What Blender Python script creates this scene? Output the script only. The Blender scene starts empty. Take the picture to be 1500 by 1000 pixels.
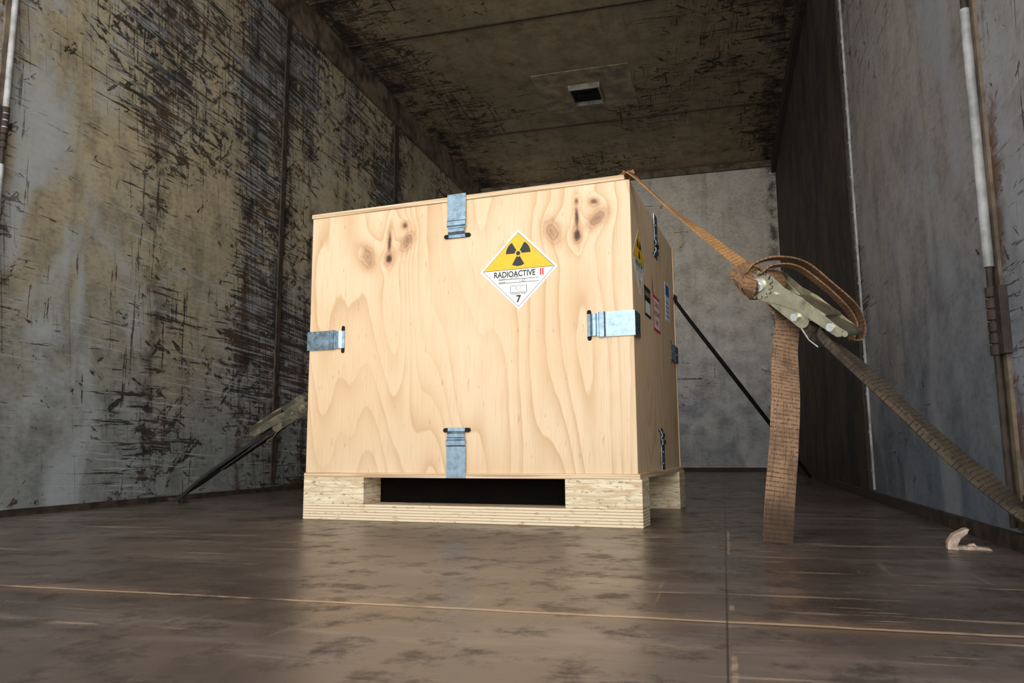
import bpy, bmesh, math, random
from mathutils import Vector, Matrix
random.seed(4)
S = bpy.context.scene
V = Vector

# ------------------------------------------------------------------ node helper
class NT:
    def __init__(s, name):
        s.mat = bpy.data.materials.new(name); s.mat.use_nodes = True
        s.nt = s.mat.node_tree; s.b = s.nt.nodes['Principled BSDF']
        s.tc = s.nt.nodes.new('ShaderNodeTexCoord'); s.co = s.tc.outputs['Object']; s.uv = s.tc.outputs['UV']
        s._sep = None
    def put(s, sock, v):
        if v is None: return
        if isinstance(v, bpy.types.NodeSocket): s.nt.links.new(v, sock)
        else:
            if isinstance(v, tuple) and len(v) == 3 and sock.type == 'RGBA': v = v + (1,)
            sock.default_value = v
    def set(s, **k):
        for a, v in k.items(): s.put(s.b.inputs[a.replace('_', ' ')], v)
    def m(s, op, a, b=None, c=None, clamp=False):
        n = s.nt.nodes.new('ShaderNodeMath'); n.operation = op; n.use_clamp = clamp
        s.put(n.inputs[0], a); s.put(n.inputs[1], b); s.put(n.inputs[2], c); return n.outputs[0]
    def sep(s, v=None):
        n = s.nt.nodes.new('ShaderNodeSeparateXYZ'); s.put(n.inputs[0], v or s.co); return n.outputs
    def comb(s, x, y, z=0.0):
        n = s.nt.nodes.new('ShaderNodeCombineXYZ')
        for i, q in enumerate((x, y, z)): s.put(n.inputs[i], q)
        return n.outputs[0]
    def mp(s, v, scale=(1, 1, 1), loc=(0, 0, 0), rot=(0, 0, 0)):
        n = s.nt.nodes.new('ShaderNodeMapping'); s.put(n.inputs['Vector'], v)
        n.inputs['Scale'].default_value = scale; n.inputs['Location'].default_value = loc
        n.inputs['Rotation'].default_value = rot; return n.outputs[0]
    def noise(s, v, scale=1.0, detail=3.0, rough=.5, dist=0.0):
        n = s.nt.nodes.new('ShaderNodeTexNoise'); s.put(n.inputs['Vector'], v)
        n.inputs['Scale'].default_value = scale; n.inputs['Detail'].default_value = detail
        n.inputs['Roughness'].default_value = rough; n.inputs['Distortion'].default_value = dist
        return n.outputs[0]
    def thr(s, f, lo, hi, a=0.0, b=1.0):
        n = s.nt.nodes.new('ShaderNodeMapRange'); n.clamp = True; n.interpolation_type = 'SMOOTHSTEP' 
        s.put(n.inputs[0], f); s.put(n.inputs[1], lo); s.put(n.inputs[2], hi); s.put(n.inputs[3], a); s.put(n.inputs[4], b)
        return n.outputs[0]
    def mix(s, f, a, b, blend='MIX'):
        n = s.nt.nodes.new('ShaderNodeMix'); n.data_type = 'RGBA'; n.blend_type = blend
        s.put(n.inputs[0], f); s.put(n.inputs[6], a); s.put(n.inputs[7], b); return n.outputs[2]
    def bump(s, h, strength=.3, dist=.002):
        n = s.nt.nodes.new('ShaderNodeBump'); s.put(n.inputs['Height'], h)
        n.inputs['Strength'].default_value = strength; n.inputs['Distance'].default_value = dist
        s.nt.links.new(n.outputs[0], s.b.inputs['Normal'])
    def rgbscale(s, c, f):
        n = s.nt.nodes.new('ShaderNodeVectorMath'); n.operation = 'SCALE'; s.put(n.inputs[0], c); s.put(n.inputs['Scale'], f); return n.outputs[0]

# ------------------------------------------------------------------ mesh helper
class MB:
    def __init__(s): s.v = []; s.f = []; s.mi = []; s.sm = []
    def add(s, vs, fs, mat=0, M=None, smooth=False):
        o = len(s.v)
        for p in vs: s.v.append((M @ V(p)) if M else V(p))
        for f in fs: s.f.append([i + o for i in f]); s.mi.append(mat); s.sm.append(smooth)
    def box(s, a, b, mat=0, M=None):
        x0, y0, z0 = a; x1, y1, z1 = b
        vs = [(x0,y0,z0),(x1,y0,z0),(x1,y1,z0),(x0,y1,z0),(x0,y0,z1),(x1,y0,z1),(x1,y1,z1),(x0,y1,z1)]
        s.add(vs, [(0,3,2,1),(4,5,6,7),(0,1,5,4),(1,2,6,5),(2,3,7,6),(3,0,4,7)], mat, M)
    def cyl(s, p0, p1, r, seg=16, mat=0, M=None, r2=None, smooth=True):
        p0 = V(p0); p1 = V(p1); d = (p1 - p0).normalized(); r2 = r if r2 is None else r2
        u = d.orthogonal().normalized(); w = d.cross(u); vs = []
        for p, rr in ((p0, r), (p1, r2)):
            for i in range(seg):
                a = 2 * math.pi * i / seg; vs.append(p + u * math.cos(a) * rr + w * math.sin(a) * rr)
        s.add(vs, [(i, (i + 1) % seg, seg + (i + 1) % seg, seg + i) for i in range(seg)], mat, M, smooth)
        s.add(vs, [tuple(range(seg - 1, -1, -1)), tuple(range(seg, 2 * seg))], mat, M)
    def prism(s, out, y0, y1, mat=0, M=None):
        n = len(out); vs = [(x, y0, z) for x, z in out] + [(x, y1, z) for x, z in out]
        fs = [(i, (i + 1) % n, n + (i + 1) % n, n + i) for i in range(n)] + [tuple(range(n - 1, -1, -1)), tuple(range(n, 2 * n))]
        s.add(vs, fs, mat, M)
    def mesh(s, me, mat=0, M=None):
        s.add([v.co.copy() for v in me.vertices], [tuple(p.vertices) for p in me.polygons], mat, M)
    def obj(s, name, mats, parent=None, bevel=0, seg=2):
        me = bpy.data.meshes.new(name); me.from_pydata([tuple(p) for p in s.v], [], s.f)
        for mt in mats: me.materials.append(mt)
        for i, p in enumerate(me.polygons): p.material_index = s.mi[i]; p.use_smooth = s.sm[i]
        bm = bmesh.new(); bm.from_mesh(me); bmesh.ops.recalc_face_normals(bm, faces=bm.faces); bm.to_mesh(me); bm.free()
        o = bpy.data.objects.new(name, me); S.collection.objects.link(o)
        if parent: o.parent = parent
        if bevel:
            b = o.modifiers.new('bev', 'BEVEL'); b.width = bevel; b.segments = seg; b.limit_method = 'ANGLE'; b.angle_limit = math.radians(40)
        return o
def empty(name, M=None):
    o = bpy.data.objects.new(name, None); o.empty_display_size = .1; S.collection.objects.link(o)
    if M is not None: o.matrix_world = M
    return o
def catmull(P, sub):
    P = [V(p) for p in P]; Q = [2 * P[0] - P[1]] + P + [2 * P[-1] - P[-2]]; out = []
    for i in range(1, len(Q) - 2):
        for k in range(sub):
            t = k / sub; a, b, c, d = Q[i-1:i+3]
            out.append(.5 * ((2*b) + (c-a)*t + (2*a-5*b+4*c-d)*t*t + (3*b-a-3*c+d)*t*t*t))
    out.append(Q[-2]); return out
def ribbon(name, pts, sides, width, thick, mat, parent=None, sub=8, crown=0.25):
    P = catmull(pts, sub); SD = catmull(sides, sub); n = len(P); vs = []; L = [0]
    for i in range(1, n): L.append(L[-1] + (P[i] - P[i-1]).length)
    prof = [(-.5, -.35), (-.42, -.5), (.42, -.5), (.5, -.35), (.5, .35), (.42, .5), (-.42, .5), (-.5, .35)]
    us = [0, .05, .95, 1, 1, .95, .05, 0]; K = 8
    for i in range(n):
        T = (P[min(i+1, n-1)] - P[max(i-1, 0)]).normalized(); s = SD[i] - T * SD[i].dot(T); s.normalize(); N = T.cross(s)
        for a, b in prof: vs.append(P[i] + s * a * width + N * b * thick)
    fs = []; uv = []
    for i in range(n - 1):
        for k in range(K):
            k2 = (k + 1) % K
            fs.append((i*K+k, i*K+k2, (i+1)*K+k2, (i+1)*K+k)); uv.append([(us[k]*width, L[i]), (us[k2]*width, L[i]), (us[k2]*width, L[i+1]), (us[k]*width, L[i+1])])
    fs.append(tuple(range(K-1, -1, -1))); uv.append([(0, 0)] * K); fs.append(tuple((n-1)*K+k for k in range(K))); uv.append([(0, 0)] * K)
    me = bpy.data.meshes.new(name); me.from_pydata([tuple(v) for v in vs], [], fs); me.materials.append(mat)
    ul = me.uv_layers.new(name='UVMap')
    for p, q in zip(me.polygons, uv):
        for li, t in zip(p.loop_indices, q): ul.data[li].uv = t
        p.use_smooth = False
    o = bpy.data.objects.new(name, me); S.collection.objects.link(o)
    if parent: o.parent = parent
    return o

# ------------------------------------------------------------------ distressed metal
def distress(name, ax, c1, c2, c3, blot=.6, seams=(), dens=0.0, low=None, dark_from=None, rough=(.42, .8), hazeY=None, stain=.5, chipamt=.93, rustseam=None, lowz=(1.05, .15)):
    t = NT(name); o = t.sep(); A = o[ax[0]]; B = o[ax[1]]; P = t.comb(A, B, 0.37)
    big = t.noise(P, 1.3, 4, .55)
    col = t.mix(t.thr(big, .38, .62), c1, c2)
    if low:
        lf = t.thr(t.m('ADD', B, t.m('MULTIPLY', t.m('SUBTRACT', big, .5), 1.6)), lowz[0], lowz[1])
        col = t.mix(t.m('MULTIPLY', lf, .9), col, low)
    grime = t.noise(t.mp(P, loc=(1.3, 5.1, 0)), 9, 8, .68)
    col = t.mix(t.thr(grime, .42, .66, 0.0, stain), col, t.rgbscale(col, .36))
    fine = t.noise(t.mp(P, loc=(1, 1, 1), scale=(.5, 1, 1)), 70, 6, .7)
    col = t.mix(t.thr(fine, .45, .68, 0.0, .5), col, t.rgbscale(col, .4))
    vst = t.noise(t.mp(P, scale=(16, 1.2, 1)), 1, 5, .65)
    col = t.mix(t.thr(vst, .5, .72, 0.0, .4), col, t.rgbscale(col, .45))
    bl = t.noise(t.mp(P, loc=(7.3, 2.1, 0), scale=(1.5, 1, 1)), 2.6, 5, .55, .6)
    bf = t.m('MULTIPLY', t.thr(bl, .46, .66), blot)
    if hazeY: bf = t.m('MULTIPLY', bf, t.thr(A, hazeY[1], hazeY[0], .15, 1.0))
    col = t.mix(bf, col, c3)
    # wear masks
    dn = t.thr(t.noise(t.mp(P, loc=(3, 9, 2)), 1.15, 3, .5), .3, .7, .055 - dens, -.055 - dens)
    for a0, w, amt in seams:
        nd = t.thr(t.m('ABSOLUTE', t.m('SUBTRACT', A, a0)), w * 3.5, 0.0, 0.0, -.07 * amt)
        dn = t.m('ADD', dn, nd)
    brk = t.noise(t.mp(P, loc=(9, 9, 0)), 45, 4, .7)
    def lay(rot, sc, th, det, loc, w=.012, ro=.68):
        q = t.mp(t.mp(P, rot=(0, 0, rot), loc=loc), scale=(sc[0], sc[1], 1))
        f = t.m('ADD', t.noise(q, 1, det, ro), t.m('MULTIPLY', t.m('SUBTRACT', brk, .5), .10)); th2 = t.m('ADD', dn, th)
        return t.thr(f, th2, t.m('ADD', th2, w))
    k1 = lay(.02, (2.6, 44), .67, 6, (0, 0, 0))
    k1b = lay(-.03, (6, 90), .665, 5, (6, 2, 0))
    k2 = lay(0, (46, 3.2), .675, 6, (4, 1, 0))
    k3 = lay(.45, (9, 26), .665, 5, (8, 3, 0))
    k3b = lay(-.8, (8, 24), .675, 5, (2, 13, 0))
    k4 = lay(0.2, (8, 10), .675, 9, (5, 6, 0), .012, .76)
    k5 = lay(.06, (3, 110), .66, 3, (15, 6, 0))
    k6 = lay(1.45, (3, 130), .68, 3, (5, 16, 0))
    mk = k1
    for k in (k1b, k2, k3, k3b, k4): mk = t.m('MAXIMUM', mk, k)
    rust = t.mix(t.thr(t.noise(P, 5, 4, .6), .4, .65), (.012, .009, .007), (.065, .030, .015))
    col = t.mix(t.m('MULTIPLY', mk, t.thr(bf, .1, .7, chipamt, chipamt * .7)), col, rust)
    col = t.mix(t.m('MULTIPLY', k5, .5), col, c3); col = t.mix(t.m('MULTIPLY', k6, .6), col, (.02, .015, .012))
    sn = t.m('MULTIPLY', t.m('SUBTRACT', t.noise(P, 5, 6, .7), .5), .2)
    for a0, w, amt in seams:
        d = t.m('ABSOLUTE', t.m('ADD', t.m('SUBTRACT', A, a0), sn))
        f = t.m('MULTIPLY', t.thr(d, w, 0.0), amt)
        f = t.m('MULTIPLY', f, t.thr(grime, .44, .58, .15, 1.0))
        col = t.mix(f, col, rust)
    if rustseam:
        d = t.m('ABSOLUTE', t.m('ADD', t.m('SUBTRACT', A, rustseam), t.m('MULTIPLY', sn, .35)))
        col = t.mix(t.m('MULTIPLY', t.thr(d, .07, .01), t.thr(grime, .44, .56)), col, (.13, .05, .022))
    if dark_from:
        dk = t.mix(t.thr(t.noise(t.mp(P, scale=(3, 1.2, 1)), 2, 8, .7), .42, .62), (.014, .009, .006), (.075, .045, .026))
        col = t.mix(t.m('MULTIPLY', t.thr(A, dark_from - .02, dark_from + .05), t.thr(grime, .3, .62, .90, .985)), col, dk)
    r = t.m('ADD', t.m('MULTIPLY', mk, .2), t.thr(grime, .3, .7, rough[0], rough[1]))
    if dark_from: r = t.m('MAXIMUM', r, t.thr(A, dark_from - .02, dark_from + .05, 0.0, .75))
    t.set(Base_Color=col, Roughness=r, Metallic=0.0)
    t.bump(t.m('SUBTRACT', t.m('MULTIPLY', t.noise(P, 2.2, 2, .5), 6), mk), .5, .002)
    return t.mat

ML = distress('wall_paint_left', (1, 2), (.53, .44, .28), (.40, .335, .22), (.49, .53, .565), .68,
              seams=((2.3, .09, .6), (3.1, .10, 1), (2.85, .05, .9), (3.35, .05, .8), (4.4, .14, 1), (1.62, .05, .6), (3.75, .05, .5)), dens=.034, low=(.235, .265, .27), hazeY=(1.8, 2.6), rough=(.5, .8))
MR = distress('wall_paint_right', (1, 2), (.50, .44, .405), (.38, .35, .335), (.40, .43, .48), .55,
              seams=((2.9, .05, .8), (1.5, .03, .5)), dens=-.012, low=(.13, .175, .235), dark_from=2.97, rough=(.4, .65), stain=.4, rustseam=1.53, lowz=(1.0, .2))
MC = distress('ceiling_paint', (0, 1), (.45, .345, .20), (.34, .26, .155), (.38, .31, .20), .5, seams=((-1.9, .15, 1), (.42, .15, 1)), dens=.025, rough=(.6, .9))
MBK = distress('wall_paint_back', (0, 2), (.82, .73, .61), (.70, .64, .56), (.72, .70, .66), .5, seams=((.45, .06, .8),), dens=-.04, low=(.36, .375, .41), stain=.35, lowz=(1.5, .6))

def simple(name, col, rough=.6, metal=0, var=.3, sc=30, bump=0, dirt=None):
    t = NT(name); n = t.noise(t.co, sc, 5, .6)
    c = t.mix(t.thr(n, .3, .7), tuple(x * (1 - var) for x in col), tuple(min(1, x * (1 + var)) for x in col))
    mt = float(metal); ro = t.thr(n, .3, .7, max(.05, rough - .1), min(1, rough + .1))
    if dirt:
        d = t.thr(t.noise(t.mp(t.co, loc=(3, 3, 3)), 26, 8, .65), .50, .72); c = t.mix(t.m('MULTIPLY', d, .7), c, dirt)
        ro = t.m('ADD', ro, t.m('MULTIPLY', d, .3))
    t.set(Base_Color=c, Roughness=ro, Metallic=mt)
    if bump: t.bump(n, bump, .001)
    return t.mat
M_rust = simple('rusty_steel', (.045, .030, .021), .75, 0, .6, 25, .4)
M_trim = simple('grimy_trim', (.14, .105, .07), .7, 0, .7, 12, .3)
M_greytrim = simple('grey_trim', (.38, .38, .37), .5, 0, .35, 20, .2)
M_black = simple('dark_void', (.006, .005, .004), .9, 0, .2)
M_zinc = simple('zinc_clip', (.29, .39, .47), .32, .85, .22, 60, .1)
M_yzinc = simple('yellow_zinc', (.44, .41, .28), .34, .9, .18, 30, .1, dirt=(.12, .09, .055))
M_yzincd = simple('dark_zinc', (.26, .24, .18), .4, .85, .25, 30, .1, dirt=(.05, .04, .03))
M_steel = simple('bright_steel', (.75, .76, .74), .25, 1, .2, 60)

# floor ------------------------------------------------------------------
t = NT('floor_phenolic_ply'); o = t.sep(); X, Y = o[0], o[1]; P = t.comb(X, Y, .2)
a = t.noise(P, 2.2, 7, .62, .5); c = t.mix(t.thr(a, .35, .65), (.058, .040, .033), (.14, .103, .086))
g = t.noise(t.mp(P, scale=(2.0, 9, 1), rot=(0, 0, .08)), 1, 8, .7); c = t.mix(t.thr(g, .5, .68, 0.0, .6), c, (.235, .18, .15))
g3 = t.noise(t.mp(P, loc=(5, 5, 0)), 14, 9, .74); c = t.mix(t.thr(g3, .5, .64, 0.0, .7), c, (.026, .017, .013))
g2 = t.noise(t.mp(P, scale=(2.4, 26, 1), loc=(3, 1, 0)), 1, 8, .7); g2m = t.thr(g2, .585, .65, 0.0, .75); c = t.mix(g2m, c, (.36, .25, .16))
g4 = t.noise(t.mp(P, scale=(55, 2.5, 1), rot=(0, 0, -.15)), 1, 6, .7); c = t.mix(t.thr(g4, .62, .70, 0.0, .5), c, (.27, .19, .14))
g5 = t.noise(t.mp(P, scale=(4, 90, 1), rot=(0, 0, .25)), 1, 5, .7); c = t.mix(t.thr(g5, .62, .70, 0.0, .5), c, (.32, .25, .20))
wob = t.m('MULTIPLY', t.m('SUBTRACT', t.noise(P, 9, 6, .7), .5), .016)
hgt = a; brk = t.noise(t.mp(P, loc=(2, 7, 0)), 7, 6, .7)
for ax, p0, w, amt, b0, b1 in ((Y, .862, .0055, .95, .33, .46), (X, .0, .0035, .6, .5, .62), (Y, 1.93, .004, .6, .46, .6), (Y, 3.1, .005, .6, .46, .6)):
    d = t.m('ABSOLUTE', t.m('ADD', t.m('SUBTRACT', ax, p0), wob))
    f = t.thr(d, w, w * .4); f2 = t.thr(d, w * 9, 0.0)
    c = t.mix(t.m('MULTIPLY', f2, t.thr(brk, b0 + .05, b1 + .1, 0.0, .6 * amt)), c, (.24, .14, .08))
    c = t.mix(t.m('MULTIPLY', f, t.thr(brk, b0, b1, 0.0, amt)), c, (.46, .33, .21))
    d2 = t.thr(t.m('ABSOLUTE', t.m('SUBTRACT', ax, p0 - w * 1.3)), w * .6, 0.0)
    c = t.mix(t.m('MULTIPLY', d2, .8), c, (.008, .005, .004))
    hgt = t.m('SUBTRACT', hgt, t.m('MULTIPLY', d2, 1.0))
t.set(Base_Color=c, Roughness=t.m('ADD', t.thr(a, .35, .65, .26, .38), t.m('ADD', t.thr(g3, .48, .66, 0.0, .22), t.m('MULTIPLY', g2m, .3))))
t.b.inputs['Specular IOR Level'].default_value = .7
t.bump(t.m('ADD', hgt, t.m('MULTIPLY', g3, .4)), .18, .003)
MF = t.mat

# plywood ------------------------------------------------------------------
def plywood(name, ax=(0, 2), knots=(), tint=1.0, seed=0):
    t = NT(name); o = t.sep(); A = o[ax[0]]; B = o[ax[1]]; P = t.comb(A, B, .1 + seed)
    n = t.noise(t.mp(P, scale=(4.2, .7, 1), loc=(seed * 3, .35, 0)), 1, 1.2, .35, .1)
    wv = t.noise(t.mp(P, scale=(14, 4, 1)), 1, 3, .5)
    ph = t.m('ADD', t.m('MULTIPLY', n, 22), t.m('MULTIPLY', wv, .7))
    def kd(x, z, a, b, r):
        q = t.mp(P, loc=(-x, -z, 0)); q = t.mp(q, rot=(0, 0, r)); s = t.sep(q)
        return t.m('SQRT', t.m('ADD', t.m('POWER', t.m('ABSOLUTE', t.m('DIVIDE', s[0], a)), 2), t.m('POWER', t.m('ABSOLUTE', t.m('DIVIDE', s[1], b)), 2)))
    ds = [(kd(*k[:5]), k[5]) for k in knots]
    for d, dk in ds:
        ph = t.m('ADD', ph, t.m('MULTIPLY', t.thr(d, 3.0, 0.0), .9))
    fr = t.m('FRACT', ph)
    st = t.m('MULTIPLY', t.m('POWER', fr, 2.8), t.thr(fr, 1.0, .93))
    base = t.mix(t.thr(t.noise(P, 3.0, 3, .5), .35, .65), (.79, .60, .395), (.75, .54, .33))
    amtn = t.thr(t.noise(t.mp(P, loc=(4, 2, 0)), 4, 3, .5), .3, .62, .2, .9)
    col = t.mix(t.m('MULTIPLY', st, amtn), base, (.56, .33, .16))
    fib = t.noise(t.mp(P, scale=(260, 9, 1)), 1, 3, .6)
    col = t.mix(t.thr(fib, .45, .75, 0.0, .5), col, (.64, .42, .24))
    fl = t.noise(t.mp(P, scale=(120, 22, 1), loc=(2, 2, 0)), 1, 3, .5); col = t.mix(t.thr(fl, .66, .74, 0.0, .45), col, (.38, .20, .10))
    jit = t.m('MULTIPLY', t.m('SUBTRACT', t.noise(P, 60, 4, .65), .5), .9)
    for d, dk in ds:
        dj = t.m('ADD', d, jit)
        col = t.mix(t.m('MULTIPLY', t.thr(dj, 1.9, .5), .55), col, (.48, .23, .10))
        rings = t.m('ADD', t.m('MULTIPLY', t.m('SINE', t.m('MULTIPLY', dj, 14)), .5), .5)
        col = t.mix(t.m('MULTIPLY', t.m('MULTIPLY', rings, t.thr(dj, 1.15, .8)), .4), col, (.24, .11, .05))
        col = t.mix(t.m('MULTIPLY', t.thr(dj, .8, .3), dk), col, (.06, .025, .012))
    if tint != 1: col = t.rgbscale(col, tint)
    t.set(Base_Color=col, Roughness=.62); t.bump(fib, .12, .001)
    return t.mat
KN = [(.246, .735, .007, .044, .04, .85), (.245, .690, .015, .020, 0, .97), (.180, .700, .020, .032, -.25, .2), (.300, .733, .017, .030, .55, .35), (.292, .777, .012, .011, .3, .75),
      (.768, .742, .007, .046, -.03, .9), (.768, .700, .013, .024, 0, .97), (.704, .715, .021, .034, -.35, .2), (.820, .738, .018, .032, .85, .35), (.812, .780, .013, .010, .3, .75), (.768, .787, .006, .008, 0, .6)]
M_plyF = plywood('plywood_front', (0, 2), KN)
M_plyS = plywood('plywood_side', (1, 2), [(.30, .62, .01, .03, 0, .7)], .97, 1.7)
t = NT('plywood_edge'); z = t.sep()[2]; ly = t.noise(t.mp(t.co, scale=(3, 3, 260)), 1, 2, .5)
c = t.mix(t.thr(ly, .42, .58), (.75, .58, .38), (.50, .33, .19)); t.set(Base_Color=c, Roughness=.7); M_edge = t.mat
t = NT('pallet_lvl'); ly = t.noise(t.mp(t.co, scale=(9, 9, 120)), 1, 6, .7, .9); f2 = t.noise(t.mp(t.co, scale=(45, 45, 130)), 1, 5, .7)
c = t.mix(t.thr(ly, .42, .58), (.84, .74, .54), (.62, .47, .29)); c = t.mix(t.thr(f2, .54, .64, 0.0, .85), c, (.30, .18, .09))
t.set(Base_Color=c, Roughness=.75); t.bump(ly, .4, .001); M_lvl = t.mat
t = NT('pallet_runner_ply'); zz = t.sep()[2]; wob = t.m('MULTIPLY', t.noise(t.mp(t.co, scale=(5, 5, 20)), 1, 3, .5), 1.6)
st = t.m('ADD', t.m('MULTIPLY', t.m('SINE', t.m('ADD', t.m('MULTIPLY', zz, 900), wob)), .5), .5)
c = t.mix(t.m('POWER', st, 3), (.84, .71, .50), (.46, .32, .19)); f2 = t.noise(t.mp(t.co, scale=(30, 30, 150)), 1, 5, .7)
c = t.mix(t.thr(f2, .56, .66, 0.0, .8), c, (.28, .17, .08)); t.set(Base_Color=c, Roughness=.75); M_run = t.mat

# webbing ------------------------------------------------------------------
def webbing(name, c1, c2, dark, endz=False):
    t = NT(name); s = t.sep(t.uv); U, W_ = s[0], s[1]
    fw = t.m('MULTIPLY', t.m('SINE', t.m('MULTIPLY', U, 2 * math.pi / .0022)), t.m('SINE', t.m('ADD', t.m('MULTIPLY', W_, 2 * math.pi / .0026), t.m('MULTIPLY', U, 900))))
    c = t.mix(t.m('ADD', t.m('MULTIPLY', fw, .5), .5), c2, c1)
    row = t.thr(t.m('SINE', t.m('MULTIPLY', W_, 2 * math.pi / .0088)), .45, .9)
    dash = t.thr(t.noise(t.mp(t.uv, scale=(420, 115, 1)), 1, 2, .5), .44, .52)
    dm = t.m('MULTIPLY', row, dash)
    c = t.mix(t.m('MULTIPLY', dm, .85), c, dark)
    n = t.noise(t.co, 16, 8, .72); c = t.mix(t.thr(n, .42, .60, 0.0, .65), c, tuple(.6 * x + .35 * y for x, y in zip(dark, c2)))
    ln = t.noise(t.mp(t.uv, scale=(350, 12, 1)), 1, 4, .6); c = t.mix(t.thr(ln, .48, .68, 0.0, .5), c, dark)
    if endz: c = t.mix(t.thr(t.sep()[2], .13, .02, 0.0, .85), c, (.04, .022, .013))
    t.set(Base_Color=c, Roughness=.88); t.bump(t.m('SUBTRACT', t.m('MULTIPLY', fw, .4), dm), .6, .001); return t.mat
M_webO = webbing('webbing_orange', (.56, .30, .11), (.44, .22, .08), (.18, .08, .03))
M_webB = webbing('webbing_brown', (.40, .245, .14), (.30, .175, .10), (.03, .017, .011), True)
M_webL = webbing('webbing_loop', (.38, .21, .10), (.27, .145, .07), (.07, .035, .018))
M_webD = webbing('webbing_dirty', (.12, .085, .052), (.07, .049, .031), (.012, .009, .007))
M_webK = webbing('webbing_black', (.02, .02, .02), (.014, .014, .014), (.005, .005, .005))

# ------------------------------------------------------------------ room shell
XL, XR, YB, ZC, Y0 = -1.98, .49, 6.2, 2.45, .42
def slab(name, a, b, mat): m = MB(); m.box(a, b); return m.obj(name, [mat])
slab('floor', (XL - .06, Y0 - .1, -.08), (XR + .06, YB + .06, 0), MF)
slab('wall_left', (XL - .06, Y0, 0), (XL, YB, ZC), ML)
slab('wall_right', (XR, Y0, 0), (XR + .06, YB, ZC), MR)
slab('wall_back', (XL - .06, YB, 0), (XR + .06, YB + .06, ZC), MBK)
slab('ceiling', (XL - .06, Y0, ZC), (XR + .06, YB + .06, ZC + .06), MC)
slab('trim_1', (XL, Y0, ZC - .17), (XL + .018, YB, ZC), M_trim)
slab('trim_2', (XR - .03, Y0, ZC - .1), (XR, YB, ZC), M_rust)
slab('trim_3', (XL + .018, YB - .03, ZC - .05), (XR - .03, YB, ZC), M_trim)
slab('baseboard_right', (XR - .012, Y0, 0), (XR, YB, .03), M_rust)
slab('baseboard_left', (XL, Y0, 0), (XL + .012, YB, .02), M_rust)
slab('baseboard_back', (XL + .012, YB - .015, 0), (XR - .012, YB, .03), M_rust)
for i, y in enumerate((2.3, 3.68, 5.08)):
    slab('trim_%d' % (4 + i), (XL + .018, y - .006, ZC - .006), (XR - .03, y + .006, ZC), M_rust)
def vseam(name, x, nx, y, w, mat, z1):
    m = MB(); xa, xb = sorted((x, x + nx * .007)); m.box((xa, y - w, .036), (xb, y + w, z1))
    z = .1
    while z < z1 - .05:
        m.cyl((x + nx * .006, y, z), (x + nx * .0095, y, z), .005, 8); z += .13
    return m.obj(name, [mat])
vseam('trim_7', XL, 1, 3.10, .016, M_rust, ZC - .17)
vseam('trim_8', XL, 1, 4.4, .03, M_rust, ZC - .17)
vseam('trim_9', XR, -1, 2.96, .012, M_rust, ZC - .1)
vseam('trim_10', XR, -1, 2.87, .0018, M_greytrim, ZC - .1)
def post(name, x, nx, y):
    m = MB(); c = x + nx * .014
    m.box((min(x, x + nx * .006), y - .02, .036), (max(x, x + nx * .006), y + .012, ZC - .17), 1)
    m.cyl((c, y, .04), (c, y, ZC - .17), .006, 12, 0)
    for z in (.34, 1.05, 1.75):
        for k in range(6): m.cyl((c, y, z + k * .021), (c, y, z + k * .021 + .017), .0105, 12, 0)
        m.box((min(x, c), y - .035, z), (max(x, c) , y, z + .12), 0)
    for k in range(3): m.cyl((c, y, .5 + k * .6), (c, y, .5 + k * .6 + .5), .0088, 12, 2)
    return m.obj(name, [M_rust, M_trim, M_greytrim])
post('door_hinge', XR, -1, 1.53); post('door_hinge.001', XL, 1, 1.64)

# ceiling lamp
m = MB(); cx, cy = -.75, 4.60
m.box((cx - .30, cy - .30, ZC - .004), (cx + .30, cy + .26, ZC), 0)
for a, b in (((-.10, -.12), (.10, -.108)), ((-.10, .108), (.10, .12)), ((-.10, -.108), (-.088, .108)), ((.088, -.108), (.10, .108))):
    m.box((cx + a[0], cy + a[1], ZC - .04), (cx + b[0], cy + b[1], ZC - .004), 1)
m.box((cx - .088, cy - .108, ZC - .015), (cx + .088, cy + .108, ZC - .005), 2)
m.cyl((cx - .05, cy, ZC - .022), (cx + .05, cy, ZC - .022), .007, 12, 2)
M_patch = simple('ceiling_patch', (.31, .24, .145), .6, 0, .6, 12)
M_lampf = simple('lamp_frame', (.22, .20, .17), .5, 0, .4, 20)
m.obj('ceiling_lamp', [M_patch, M_lampf, M_black], bevel=.002)

# ------------------------------------------------------------------ crate + pallet
TH = math.radians(-4.8); CM = Matrix.Translation((-1.091, 1.861, 0)) @ Matrix.Rotation(TH, 4, 'Z')
pal = empty('wooden_pallet', CM)
m = MB()
W, D = .911, .72
m.box((0, 0, 0), (W, .09, .042), 1)
for x0, x1 in ((0, .184), (.728, W)):
    m.box((x0, 0, .042), (x1, .09, .110), 0); m.box((x0, .60, 0), (x1, .72, .110), 0)
    m.box(((x0 + x1) / 2 - .03, .10, .085), ((x0 + x1) / 2 + .03, .60, .110), 0)
m.box((.14, .0905, 0), (.78, .10, .110), 2)  # near-black board closing the slot, standing in for the shade under the crate
M_slotshade = simple('slot_shade_board', (.003, .002, .0015), .95, 0, .5, 30)
next(n for n in M_slotshade.node_tree.nodes if n.type == 'BSDF_PRINCIPLED').inputs['Specular IOR Level'].default_value = .1
m.obj('runners_and_blocks', [M_lvl, M_run, M_slotshade], pal, bevel=.0015)

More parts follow.
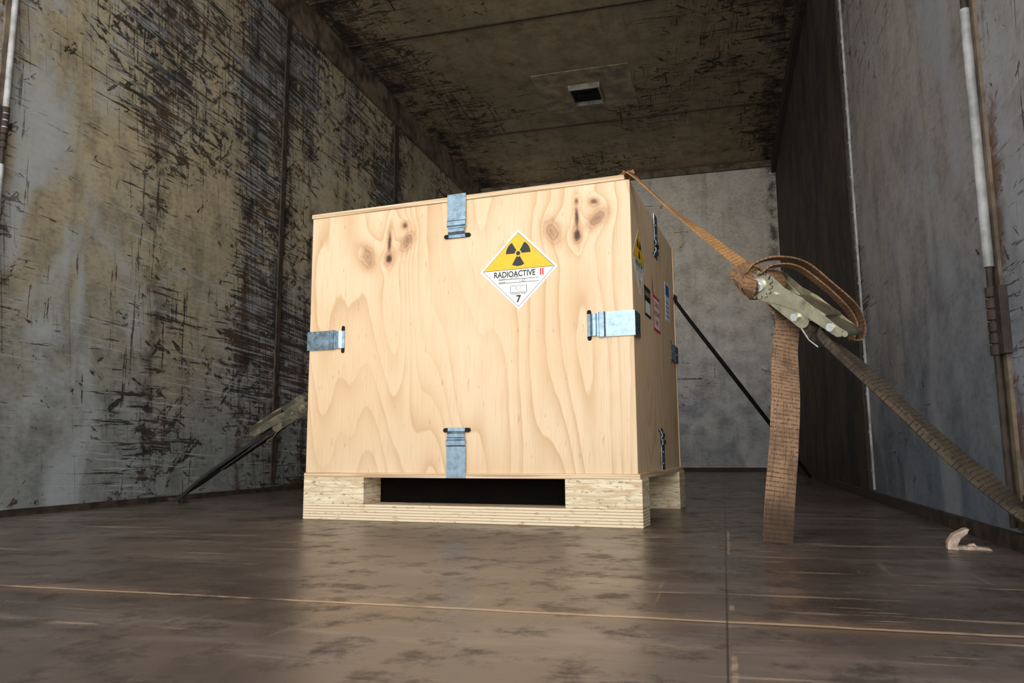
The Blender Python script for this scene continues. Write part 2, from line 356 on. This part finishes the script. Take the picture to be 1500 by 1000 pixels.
cr = empty('wooden_crate', CM)
x0, x1, y0, y1, z0, z1 = .001, .901, .006, .715, .122, .826
m = MB(); m.box((0, 0, .110), (W - .004, D, .122)); m.obj('pallet_deck', [M_edge], cr, bevel=.001)  # top deck of the pallet, parented to the crate
m = MB(); m.box((x0, y0, z0), (x1, y0 + .012, z1)); m.obj('front_panel', [M_plyF], cr, bevel=.0012)
m = MB(); m.box((x1 - .014, y0 + .0125, z0), (x1 - .002, y1 - .0125, z1)); m.obj('side_panel_1', [M_plyS], cr, bevel=.0012)
m = MB(); m.box((x0 + .002, y0 + .0125, z0), (x0 + .014, y1 - .0125, z1)); m.obj('side_panel_2', [M_plyS], cr, bevel=.0012)
m = MB(); m.box((x0, y1 - .012, z0), (x1, y1, z1)); m.obj('back_panel', [M_plyF], cr, bevel=.0012)
m = MB(); m.box((x0 - .002, y0 - .004, z1), (x1 - .012, y1 + .002, z1 + .012)); m.obj('lid', [M_edge], cr, bevel=.0012)

def clip(name, o, s, n, wrap=.035, L=.112, w=.052):
    o, s, n = V(o), V(s), V(n); x = s.cross(n); m = MB()
    M = Matrix.Translation(o) @ Matrix((s, x, n)).transposed().to_4x4()
    pr = [(-.0035, .0035), (.066, .0035), (.070, .0075), (.080, .0075), (.083, .0035), (.087, .0035), (.090, .0065), (.097, .0065), (.104, .0015), (L, .0002)]
    if wrap: pr = [(-.0035, -wrap)] + pr
    else: pr[0] = (-.011, .0035)
    th = .0016; vs = []
    N = len(pr)
    for i, (a, b) in enumerate(pr):
        p0 = pr[max(0, i-1)]; p1 = pr[min(N-1, i+1)]; tx, tz = p1[0]-p0[0], p1[1]-p0[1]; l = math.hypot(tx, tz); nx, nz = -tz/l, tx/l
        ww = w / 2 * (1 if a < .085 else .9)
        vs += [(a, -ww, b), (a, ww, b), (a + nx*th, ww, b + nz*th), (a + nx*th, -ww, b + nz*th)]
    fs = [(i*4+k, i*4+(k+1) % 4, i*4+4+(k+1) % 4, i*4+4+k) for i in range(N-1) for k in range(4)] + [(3, 2, 1, 0), tuple((N-1)*4+k for k in range(4))]
    m.add(vs, fs, 0, M)
    for q in (.018, .048): m.cyl((q, 0, .004), (q, 0, .0062), .0032, 12, 1, M)
    out = []
    for k in range(17):
        a = math.pi * k / 16 - math.pi / 2; out.append((.107 + .0055 * math.sin(a), .032 + .0055 * math.cos(a)))
    for k in range(17):
        a = math.pi * k / 16 + math.pi / 2; out.append((.107 + .0055 * math.sin(a), -.032 + .0055 * math.cos(a)))
    nn = len(out); m.add([(a, b, .0006) for a, b in out] + [(a, b, -.004) for a, b in out], [tuple(range(nn))] + [(i, (i+1) % nn, nn+(i+1) % nn, nn+i) for i in range(nn)], 2, M)
    return m.obj(name, [M_zinc, M_zinc, M_black], cr)
zt = z1 + .012; zb = z0
clip('clip_1', (.447, y0 - .004, zt), (0, 0, -1), (0, -1, 0))
clip('clip_2', (.447, y0 - .003, zb), (0, 0, 1), (0, -1, 0), wrap=0)
clip('clip_3', (x0, y0, .478), (1, 0, 0), (0, -1, 0))
clip('clip_4', (x1, y0, .474), (-1, 0, 0), (0, -1, 0), wrap=.06, w=.06)
clip('clip_5', (x1 - .002, .36, z1), (0, 0, -1), (1, 0, 0), wrap=0)
clip('clip_6', (x1 - .002, .36, zb), (0, 0, 1), (1, 0, 0), wrap=0)
clip('clip_7', (x1 - .002, y1, .474), (0, -1, 0), (1, 0, 0), wrap=0)

# ------------------------------------------------------------------ labels
def flat(name, c, r=.45): 
    t = NT(name); n = t.noise(t.co, 40, 3, .5); t.set(Base_Color=t.mix(t.thr(n, .4, .75, 0.0, .25), c, tuple(x * .7 for x in c)), Roughness=r); return t.mat
L_w = flat('label_white', (.82, .82, .80)); L_y = flat('label_yellow', (.85, .50, .015)); L_k = flat('label_black', (.012, .012, .012)); L_r = flat('label_red', (.6, .02, .02)); L_p = flat('label_pen', (.25, .25, .33)); L_b = flat('label_blue', (.03, .12, .45))
def text_mesh(s, size, align='CENTER', bold=0.0):
    cu = bpy.data.curves.new('t', 'FONT'); cu.body = s; cu.size = size; cu.align_x = align; cu.align_y = 'CENTER'; cu.offset = bold; cu.resolution_u = 3
    ob = bpy.data.objects.new('t', cu); S.collection.objects.link(ob); dg = bpy.context.evaluated_depsgraph_get()
    me = bpy.data.meshes.new_from_object(ob.evaluated_get(dg)); bpy.data.objects.remove(ob); return me
def diamond(h): return [(0, -h), (h, 0), (0, h), (-h, 0)]
def hazard(name, M, h, detailed=True):
    m = MB(); TX = Matrix.Rotation(math.pi / 2, 4, 'X')
    def lay(out, k, mat): m.add([(x, -.0005 - .00018 * k, z) for x, z in out], [tuple(range(len(out)))], mat)
    m.prism(diamond(h), -.0005, -.0001, 0)
    lay(diamond(h * .93), 1, 2); lay(diamond(h * .915), 2, 0)
    lay([(-h * .915 + .0, .0), (h * .915, 0), (0, h * .915)], 3, 1)
    lay([(-h * .9, -.0), (h * .9, 0), (h * .9 - .012 * h, .012 * h), (-h * .9 + .012 * h, .012 * h)], 4, 2)
    c = (0, h * .40); r0, r1, rc = h * .085, h * .32, h * .055
    for k in range(3):
        a0 = math.radians(-90 + 120 * k - 30); pts = []
        for i in range(13): a = a0 + math.radians(60) * i / 12; pts.append((c[0] + r1 * math.cos(a), c[1] + r1 * math.sin(a)))
        for i in range(13): a = a0 + math.radians(60) * (12 - i) / 12; pts.append((c[0] + r0 * math.cos(a), c[1] + r0 * math.sin(a)))
        lay(pts, 5, 2)
    lay([(c[0] + rc * math.cos(i * math.pi / 10), c[1] + rc * math.sin(i * math.pi / 10)) for i in range(20)], 5, 2)
    def tx(s, x, z, size, mat, bold=0.0, sx=1.0):
        m.mesh(text_mesh(s, size, 'CENTER', bold), mat, Matrix.Translation((x, -.0005 - .00018 * 6, z)) @ TX @ Matrix.Diagonal((sx, 1, 1, 1)))
    tx('RADIOACTIVE', -h * .10, -h * .115, h * .205, 2, h * .005, .82)
    tx('II', h * .60, -h * .115, h * .22, 3, h * .008)
    for i, (w, zz) in enumerate(((.95, -.245), (.95, -.33))): lay([(-h*w*.55, h*zz), (h*w*.55, h*zz), (h*w*.55, h*(zz+.012)), (-h*w*.55, h*(zz+.012))], 5, 2)
    tx('Contents', -h * .42, -h * .21, h * .055, 2); tx('Activity', -h * .42, -h * .295, h * .055, 2)
    tx('Sr-90', -h * .1, -h * .2, h * .1, 4); tx('1.85', h * .1, -h * .29, h * .1, 4)
    bx = [(-.22, -.40), (.22, -.40), (.22, -.58), (-.22, -.58)]; lay([(x*h, z*h) for x, z in bx], 4, 2); lay([(x*h*.94, -.49*h + (z+.49)*h*.88) for x, z in bx], 5, 0)
    tx('0.1', 0, -h * .48, h * .13, 4); tx('TRANSPORT INDEX', 0, -h * .61, h * .045, 2)
    tx('7', 0, -h * .74, h * .24, 2, h * .008)
    m2 = m.obj(name, [L_w, L_y, L_k, L_r, L_p]); m2.matrix_world = M; return m2
hazard('radioactive_warning_label', CM @ Matrix.Translation((.614, y0, .628)), .103)
SM = CM @ Matrix.Translation((x1 - .002, 0, 0)) @ Matrix.Rotation(math.pi / 2, 4, 'Z')
hazard('radioactive_warning_label.001', SM @ Matrix.Translation((.11, 0, .645)), .085)
m = MB()
m.box((.17, -.0006, .52), (.26, -.0001, .60), 2)
m.add([(.178, -.0008, .528), (.252, -.0008, .528), (.252, -.0008, .56), (.178, -.0008, .56)], [(0, 1, 2, 3)], 0)
m.mesh(text_mesh('CAUTION', .016), 0, Matrix.Translation((.215, -.0009, .58)) @ Matrix.Rotation(math.pi / 2, 4, 'X'))
o = m.obj('caution_label', [L_w, L_y, L_k, L_r]); o.matrix_world = SM
m = MB(); m.box((.30, -.0006, .50), (.41, -.0001, .60), 3)
m.add([(.308, -.0008, .508), (.402, -.0008, .508), (.402, -.0008, .592), (.308, -.0008, .592)], [(0, 1, 2, 3)], 0)
for k, s in enumerate(('CARGO', 'AIRCRAFT', 'ONLY')): m.mesh(text_mesh(s, .02, bold=.0006), 3, Matrix.Translation((.355, -.0009, .575 - .025 * k)) @ Matrix.Rotation(math.pi / 2, 4, 'X'))
o = m.obj('cargo_label', [L_w, L_y, L_k, L_r]); o.matrix_world = SM
m = MB(); m.box((.52, -.0006, .56), (.60, -.0001, .68), 0); m.box((.526, -.0008, .64), (.594, -.0006, .674), 1)
for k in range(4): m.box((.53, -.0008, .575 + k * .014), (.59 - .008 * (k % 2), -.0006, .579 + k * .014), 1)
o = m.obj('shipping_label', [L_w, L_b]); o.matrix_world = SM

# ------------------------------------------------------------------ ratchet
def ratchet(name, M, parent, mats):
    m = MB()
    def rnd(x0, x1, h, n=8):
        o = []
        for i in range(n + 1): a = math.pi / 2 + math.pi * i / n; o.append((x0 + h * math.cos(a), h * math.sin(a)))
        for i in range(n + 1): a = -math.pi / 2 + math.pi * i / n; o.append((x1 + h * .7 * math.cos(a), h * .7 * math.sin(a)))
        return o
    for s in (-1, 1):
        y = s * .030; m.prism(rnd(0, .115, .021), y - .0013, y + .0013, 0, M)
        g = []
        for k in range(14):
            a = 2 * math.pi * k / 14; g += [(.030 * math.cos(a), .030 * math.sin(a)), (.0295 * math.cos(a + .2), .0295 * math.sin(a + .2)), (.0225 * math.cos(a + .25), .0225 * math.sin(a + .25))]
        y = s * .0395; m.prism(g, y - .0012, y + .0012, 0, M)
        H = M @ Matrix.Rotation(math.radians(-9), 4, 'Y'); y = s * .0355
        hp = [(-.026, -.012), (-.020, .022), (.005, .030), (.05, .022), (.09, .024), (.15, .017), (.192, .012), (.198, .0), (.19, -.006), (.10, -.004), (.06, -.012), (.02, -.027), (-.012, -.027)]
        m.prism(hp, y - .0013, y + .0013, 0, H)
        m.cyl((0, s * .040, 0), (0, s * .046, 0), .014, 24, 1, M); m.cyl((0, s * .046, 0), (0, s * .0485, 0), .0065, 6, 0, M, smooth=False)
        m.cyl((.1, s * .030, -.002), (.1, s * .0405, -.002), .0085, 6, 1, M, smooth=False)
        m.cyl((.17, s * .035, .004), (.17, s * .0395, .004), .008, 16, 1, H)
    m.cyl((0, -.043, 0), (0, .043, 0), .0075, 16, 1, M); m.cyl((.1, -.036, -.002), (.1, .036, -.002), .006, 14, 1, M)
    for s in (-1, 1): m.add([(-.011, -.029, s*.006), (.011, -.029, s*.006), (.011, .029, s*.006), (-.011, .029, s*.006), (-.011, -.029, s*.010), (.011, -.029, s*.010), (.011, .029, s*.010), (-.011, .029, s*.010)],
          [(0,3,2,1),(4,5,6,7),(0,1,5,4),(1,2,6,5),(2,3,7,6),(3,0,4,7)], 1, M)
    m.box((.075, -.035, .017), (.150, .035, .020), 0, H); m.box((.150, -.0355, .010), (.200, .0355, .0128), 0, H); m.cyl((.2, -.0365, .008), (.2, .0365, .008), .006, 12, 0, H)
    m.box((.036, -.041, .002), (.046, .041, .0055), 1, H); m.box((.046, -.022, .001), (.085, .022, .0035), 1, H)
    for k in range(9): m.cyl((.05 + k * .0035, 0, .008), (.052 + k * .0035, 0, .008), .0055, 12, 1, H)
    m.box((.048, -.029, -.014), (.062, .029, -.0115), 0, M)
    m.prism([(.112, -.012), (.150, -.022), (.172, -.020), (.172, -.0175), (.150, -.0195), (.114, -.009)], -.029, .029, 1, M)
    return m.obj(name, mats, parent, bevel=.0006, seg=1)

# ---- right front strap
G = V((.105, 1.662, .520)); E = V((.264, 1.602, .335))
rv = V((.9645, .2639, 0)); up = V((0, 0, 1)); tc = V((.2, -.96, -.1)).normalized()
def g(a, b, c=0.0): return G + rv * a + up * b + tc * c
ax = (E - G).normalized(); cam_dir = (V((0, 0, .18)) - G); cam_dir = (cam_dir - ax * cam_dir.dot(ax)).normalized()
zc = ax.cross(cam_dir)
if zc.z < 0: zc = -zc
ang = math.radians(20)
zax = (zc * math.cos(ang) + cam_dir * math.sin(ang)).normalized(); yax = zax.cross(ax).normalized()
RM = Matrix.Translation(G) @ Matrix((ax, yax, zax)).transposed().to_4x4()
st = empty('ratchet_strap')
ratchet('ratchet_buckle', RM, st, [M_yzinc, M_steel])
cc = lambda x, y, z: CM @ V((x, y, z))
topc = cc(x1 - .008, y0 + .004, zt + .003)
yd = V(yax)
ribbon('webbing_upper', [cc(.3, .6, zt + .002), cc(.6, .3, zt + .002), cc(x1 - .03, y0 + .03, zt + .002), topc + V((.012, -.004, -.004)), topc.lerp(G, .3), topc.lerp(G, .6), topc.lerp(G, .86), G + zax * .012],
       [V((.6, .8, 0)), V((.6, .8, 0)), V((.6, .8, 0)), V((.35, .9, .1)), -tc + up * .5, -tc * .7 + up * .7, -tc * .6 + up * .8, -yax], .032, .003, M_webO, st, 10)
pts = []; sd = []
for k in range(34):
    a = k * .55; r = .010 + .0007 * k; pts.append(G + ax * r * math.cos(a) + zax * r * math.sin(a)); sd.append(yd)
ribbon('webbing_spool', pts, sd, .046, .0026, M_webL, st, 3)
KN0 = g(-.040, .010)
pts = []; sd = []
for k in range(40):
    a = k * .62; q = k / 39
    pts.append(KN0 + ax * (-.02 + .045 * q + .006 * math.sin(k * 1.7)) + zc * (.024 + .004 * math.sin(k * .9)) * math.cos(a) + cam_dir * (.024 + .005 * math.cos(k * 1.3)) * math.sin(a)); sd.append(ax + zc * .35 * math.sin(k * .8))
ribbon('webbing_knot', pts, sd, .026, .0035, M_webL, st, 3)
lp = [g(-.055, .02, .02), g(-.035, .040, .03), g(.01, .052, .03), g(.07, .042, .02), g(.125, .0, .01), g(.178, -.048, .0), g(.192, -.088, 0), g(.186, -.118, .0), g(.168, -.118, .0), g(.172, -.09, .01), g(.155, -.055, .015), g(.105, -.005, .02), g(.05, .032, .03), g(.0, .034, .035), g(-.03, .015, .035)]
ribbon('webbing_loop', lp, [tc + up * .1] * len(lp), .028, .004, M_webL, st, 8)
anch = V((XR - .016, 1.42, .056)); P1 = G + ax * .12 - zax * .004
pts = [P1, P1.lerp(anch, .12), P1.lerp(anch, .3), P1.lerp(anch, .5) + V((0, 0, -.004)), P1.lerp(anch, .7) + V((0, 0, -.005)), P1.lerp(anch, .88), anch]
nrm = ax.cross(tc).normalized()
ribbon('webbing_lower', pts, [yd, tc + nrm * .4, tc * .7 + nrm * .6, tc * .75 + nrm * .5, tc * .7 + nrm * .6, tc * .7 + nrm * .6, tc], .042, .012, M_webD, st, 14)
ribbon('webbing_lower_ply', [p + nrm * .011 for p in pts], [yd, tc + nrm * .2, tc + nrm * .35, tc + nrm * .3, tc * .9 + nrm * .4, tc + nrm * .4, tc], .036, .010, M_webD, st, 14)
tl = [G + ax * .03 - zax * .024, g(.034, -.075, .0), g(.026, -.15, .0), V((.121, 1.60, .27)), V((.110, 1.578, .17)), V((.098, 1.566, .08)), V((.090, 1.562, .002))]
ribbon('webbing_tail', tl, [yd * -1 if yd.dot(rv) < 0 else yd, rv * 1 - tc * .3, rv - tc * .15, rv, rv + tc * .05, rv + tc * .1, rv + tc * .1], .056, .003, M_webB, st, 12)
m = MB()
m.cyl(anch + V((.002, 0, -.012)), anch + V((.002, 0, .012)), .008, 12, 0); m.box((XR - .02, 1.38, .036), (XR - .0, 1.46, .10), 0)
m.obj('wall_anchor', [M_rust], st, bevel=.002)

# ---- rear strap with left ratchet
st2 = empty('ratchet_strap.001')
A0 = V((-1.88, 2.35, .012)); BL = cc(-.004, D - .02, .66)
axl = (BL - A0).normalized(); R0 = A0 + axl * .55
cd = (V((0, 0, .18)) - R0); cd = (cd - axl * cd.dot(axl)).normalized(); axm = -axl
z2 = axm.cross(cd); z2 = z2 if z2.z > 0 else -z2
a2 = math.radians(14); z3 = (z2 * math.cos(a2) + cd * math.sin(a2)).normalized(); y3 = z3.cross(axm).normalized()
RM2 = Matrix.Translation(R0) @ Matrix((axm, y3, z3)).transposed().to_4x4()
ratchet('ratchet_buckle', RM2, st2, [M_yzincd, M_yzinc])
ribbon('webbing_lower', [R0 - axl * .1, R0 - axl * .3, A0 + axl * .13, A0], [y3, y3 + z3 * .5, y3 + z3 * .8, y3], .045, .012, M_webK, st2, 8)
ribbon('webbing_tail', [R0 - z3 * .02, R0 - axl * .1 - z3 * .022, R0 - axl * .25 - z3 * .016, R0 - axl * .36 - z3 * .012], [y3, y3 + z3 * .4, y3 + z3 * .5, y3 + z3 * .4], .045, .006, M_webK, st2, 6)
BR = cc(x1 + .004, D - .005, .655)
AR = V((XR - .03, 4.6, .012))
ribbon('webbing_upper', [R0, R0.lerp(BL, .5), BL, cc(0, y1 + .004, .662), cc(.06, y1 + .006, .660), cc(.45, y1 + .006, .66), cc(.84, y1 + .006, .66), cc(x1 + .003, y1 + .003, .66), BR + V((.02, .06, -.03)), BR.lerp(AR, .5), AR],
       [y3, y3 + z3 * .8, V((0, 0, 1)), up, up, up, up, up, up, V((.8, .6, .5)), V((.8, .6, .5))], .018, .003, M_webK, st2, 8)
m = MB(); 
for q in (A0, AR):
    m.cyl(q + V((-.03, 0, 0)), q + V((.03, 0, 0)), .008, 12, 0); m.box(tuple(q + V((-.03, -.03, -.012))), tuple(q + V((.03, .03, -.006))), 0)
m.obj('floor_anchors', [M_rust], st2)

# ------------------------------------------------------------------ splintered wood chip
WM = Matrix.Translation((.405, 1.545, 0)) @ Matrix.Rotation(math.radians(-8), 4, 'Z')
M_chip = simple('broken_wood', (.60, .44, .34), .7, 0, .35, 90, .4)
m = MB()
m.prism([(-.032, 0), (-.031, .012), (-.022, .026), (-.004, .036), (.004, .037), (.0, .028), (-.010, .02), (-.016, .008), (-.014, 0)], -.018, .016, 0, WM)
m.prism([(-.018, 0), (-.018, .006), (.01, .007), (.034, .004), (.038, 0)], -.012, .014, 0, WM)
m.prism([(.0, .0), (.002, .009), (.012, .011), (.02, .0)], .0, .012, 0, WM)
m.obj('wood_splinter', [M_chip], bevel=.0015)

# ------------------------------------------------------------------ light
w = bpy.data.worlds.new('World'); S.world = w; w.use_nodes = True
bg = w.node_tree.nodes['Background']; bg.inputs[0].default_value = (.93, .97, 1, 1); bg.inputs[1].default_value = 1.35
L = bpy.data.lights.new('daylight', 'AREA'); L.shape = 'RECTANGLE'; L.size = 4; L.size_y = 2.5; L.energy = 85; L.color = (1, .97, .92)
lo = bpy.data.objects.new('daylight', L); S.collection.objects.link(lo); lo.location = (.2, -2.2, 2.0)
lo.rotation_euler = (V((-.7, 2.2, .5)) - lo.location).to_track_quat('-Z', 'Y').to_euler()
L = bpy.data.lights.new('fill_sun', 'SUN'); L.energy = 1.4; L.angle = math.radians(38); L.color = (1, .96, .90)  # added unseen level sun, lights the back wall without falloff
lo = bpy.data.objects.new('fill_sun', L); S.collection.objects.link(lo)
lo.rotation_euler = V((-.18, 1, -.03)).to_track_quat('-Z', 'Y').to_euler()

# ------------------------------------------------------------------ camera
cam = bpy.data.cameras.new('camera'); co = bpy.data.objects.new('camera', cam); S.collection.objects.link(co)
cam.sensor_width = 36; cam.lens = 36 * 1120 / 1500; cam.clip_start = .01
R = Matrix.Rotation(math.radians(15.3), 4, 'Z') @ Matrix.Rotation(math.radians(98.03), 4, 'X') @ Matrix.Rotation(math.radians(-.4), 4, 'Z')
co.matrix_world = Matrix.Translation((0, 0, .18)) @ R
S.camera = co
S.view_settings.view_transform = 'Standard'
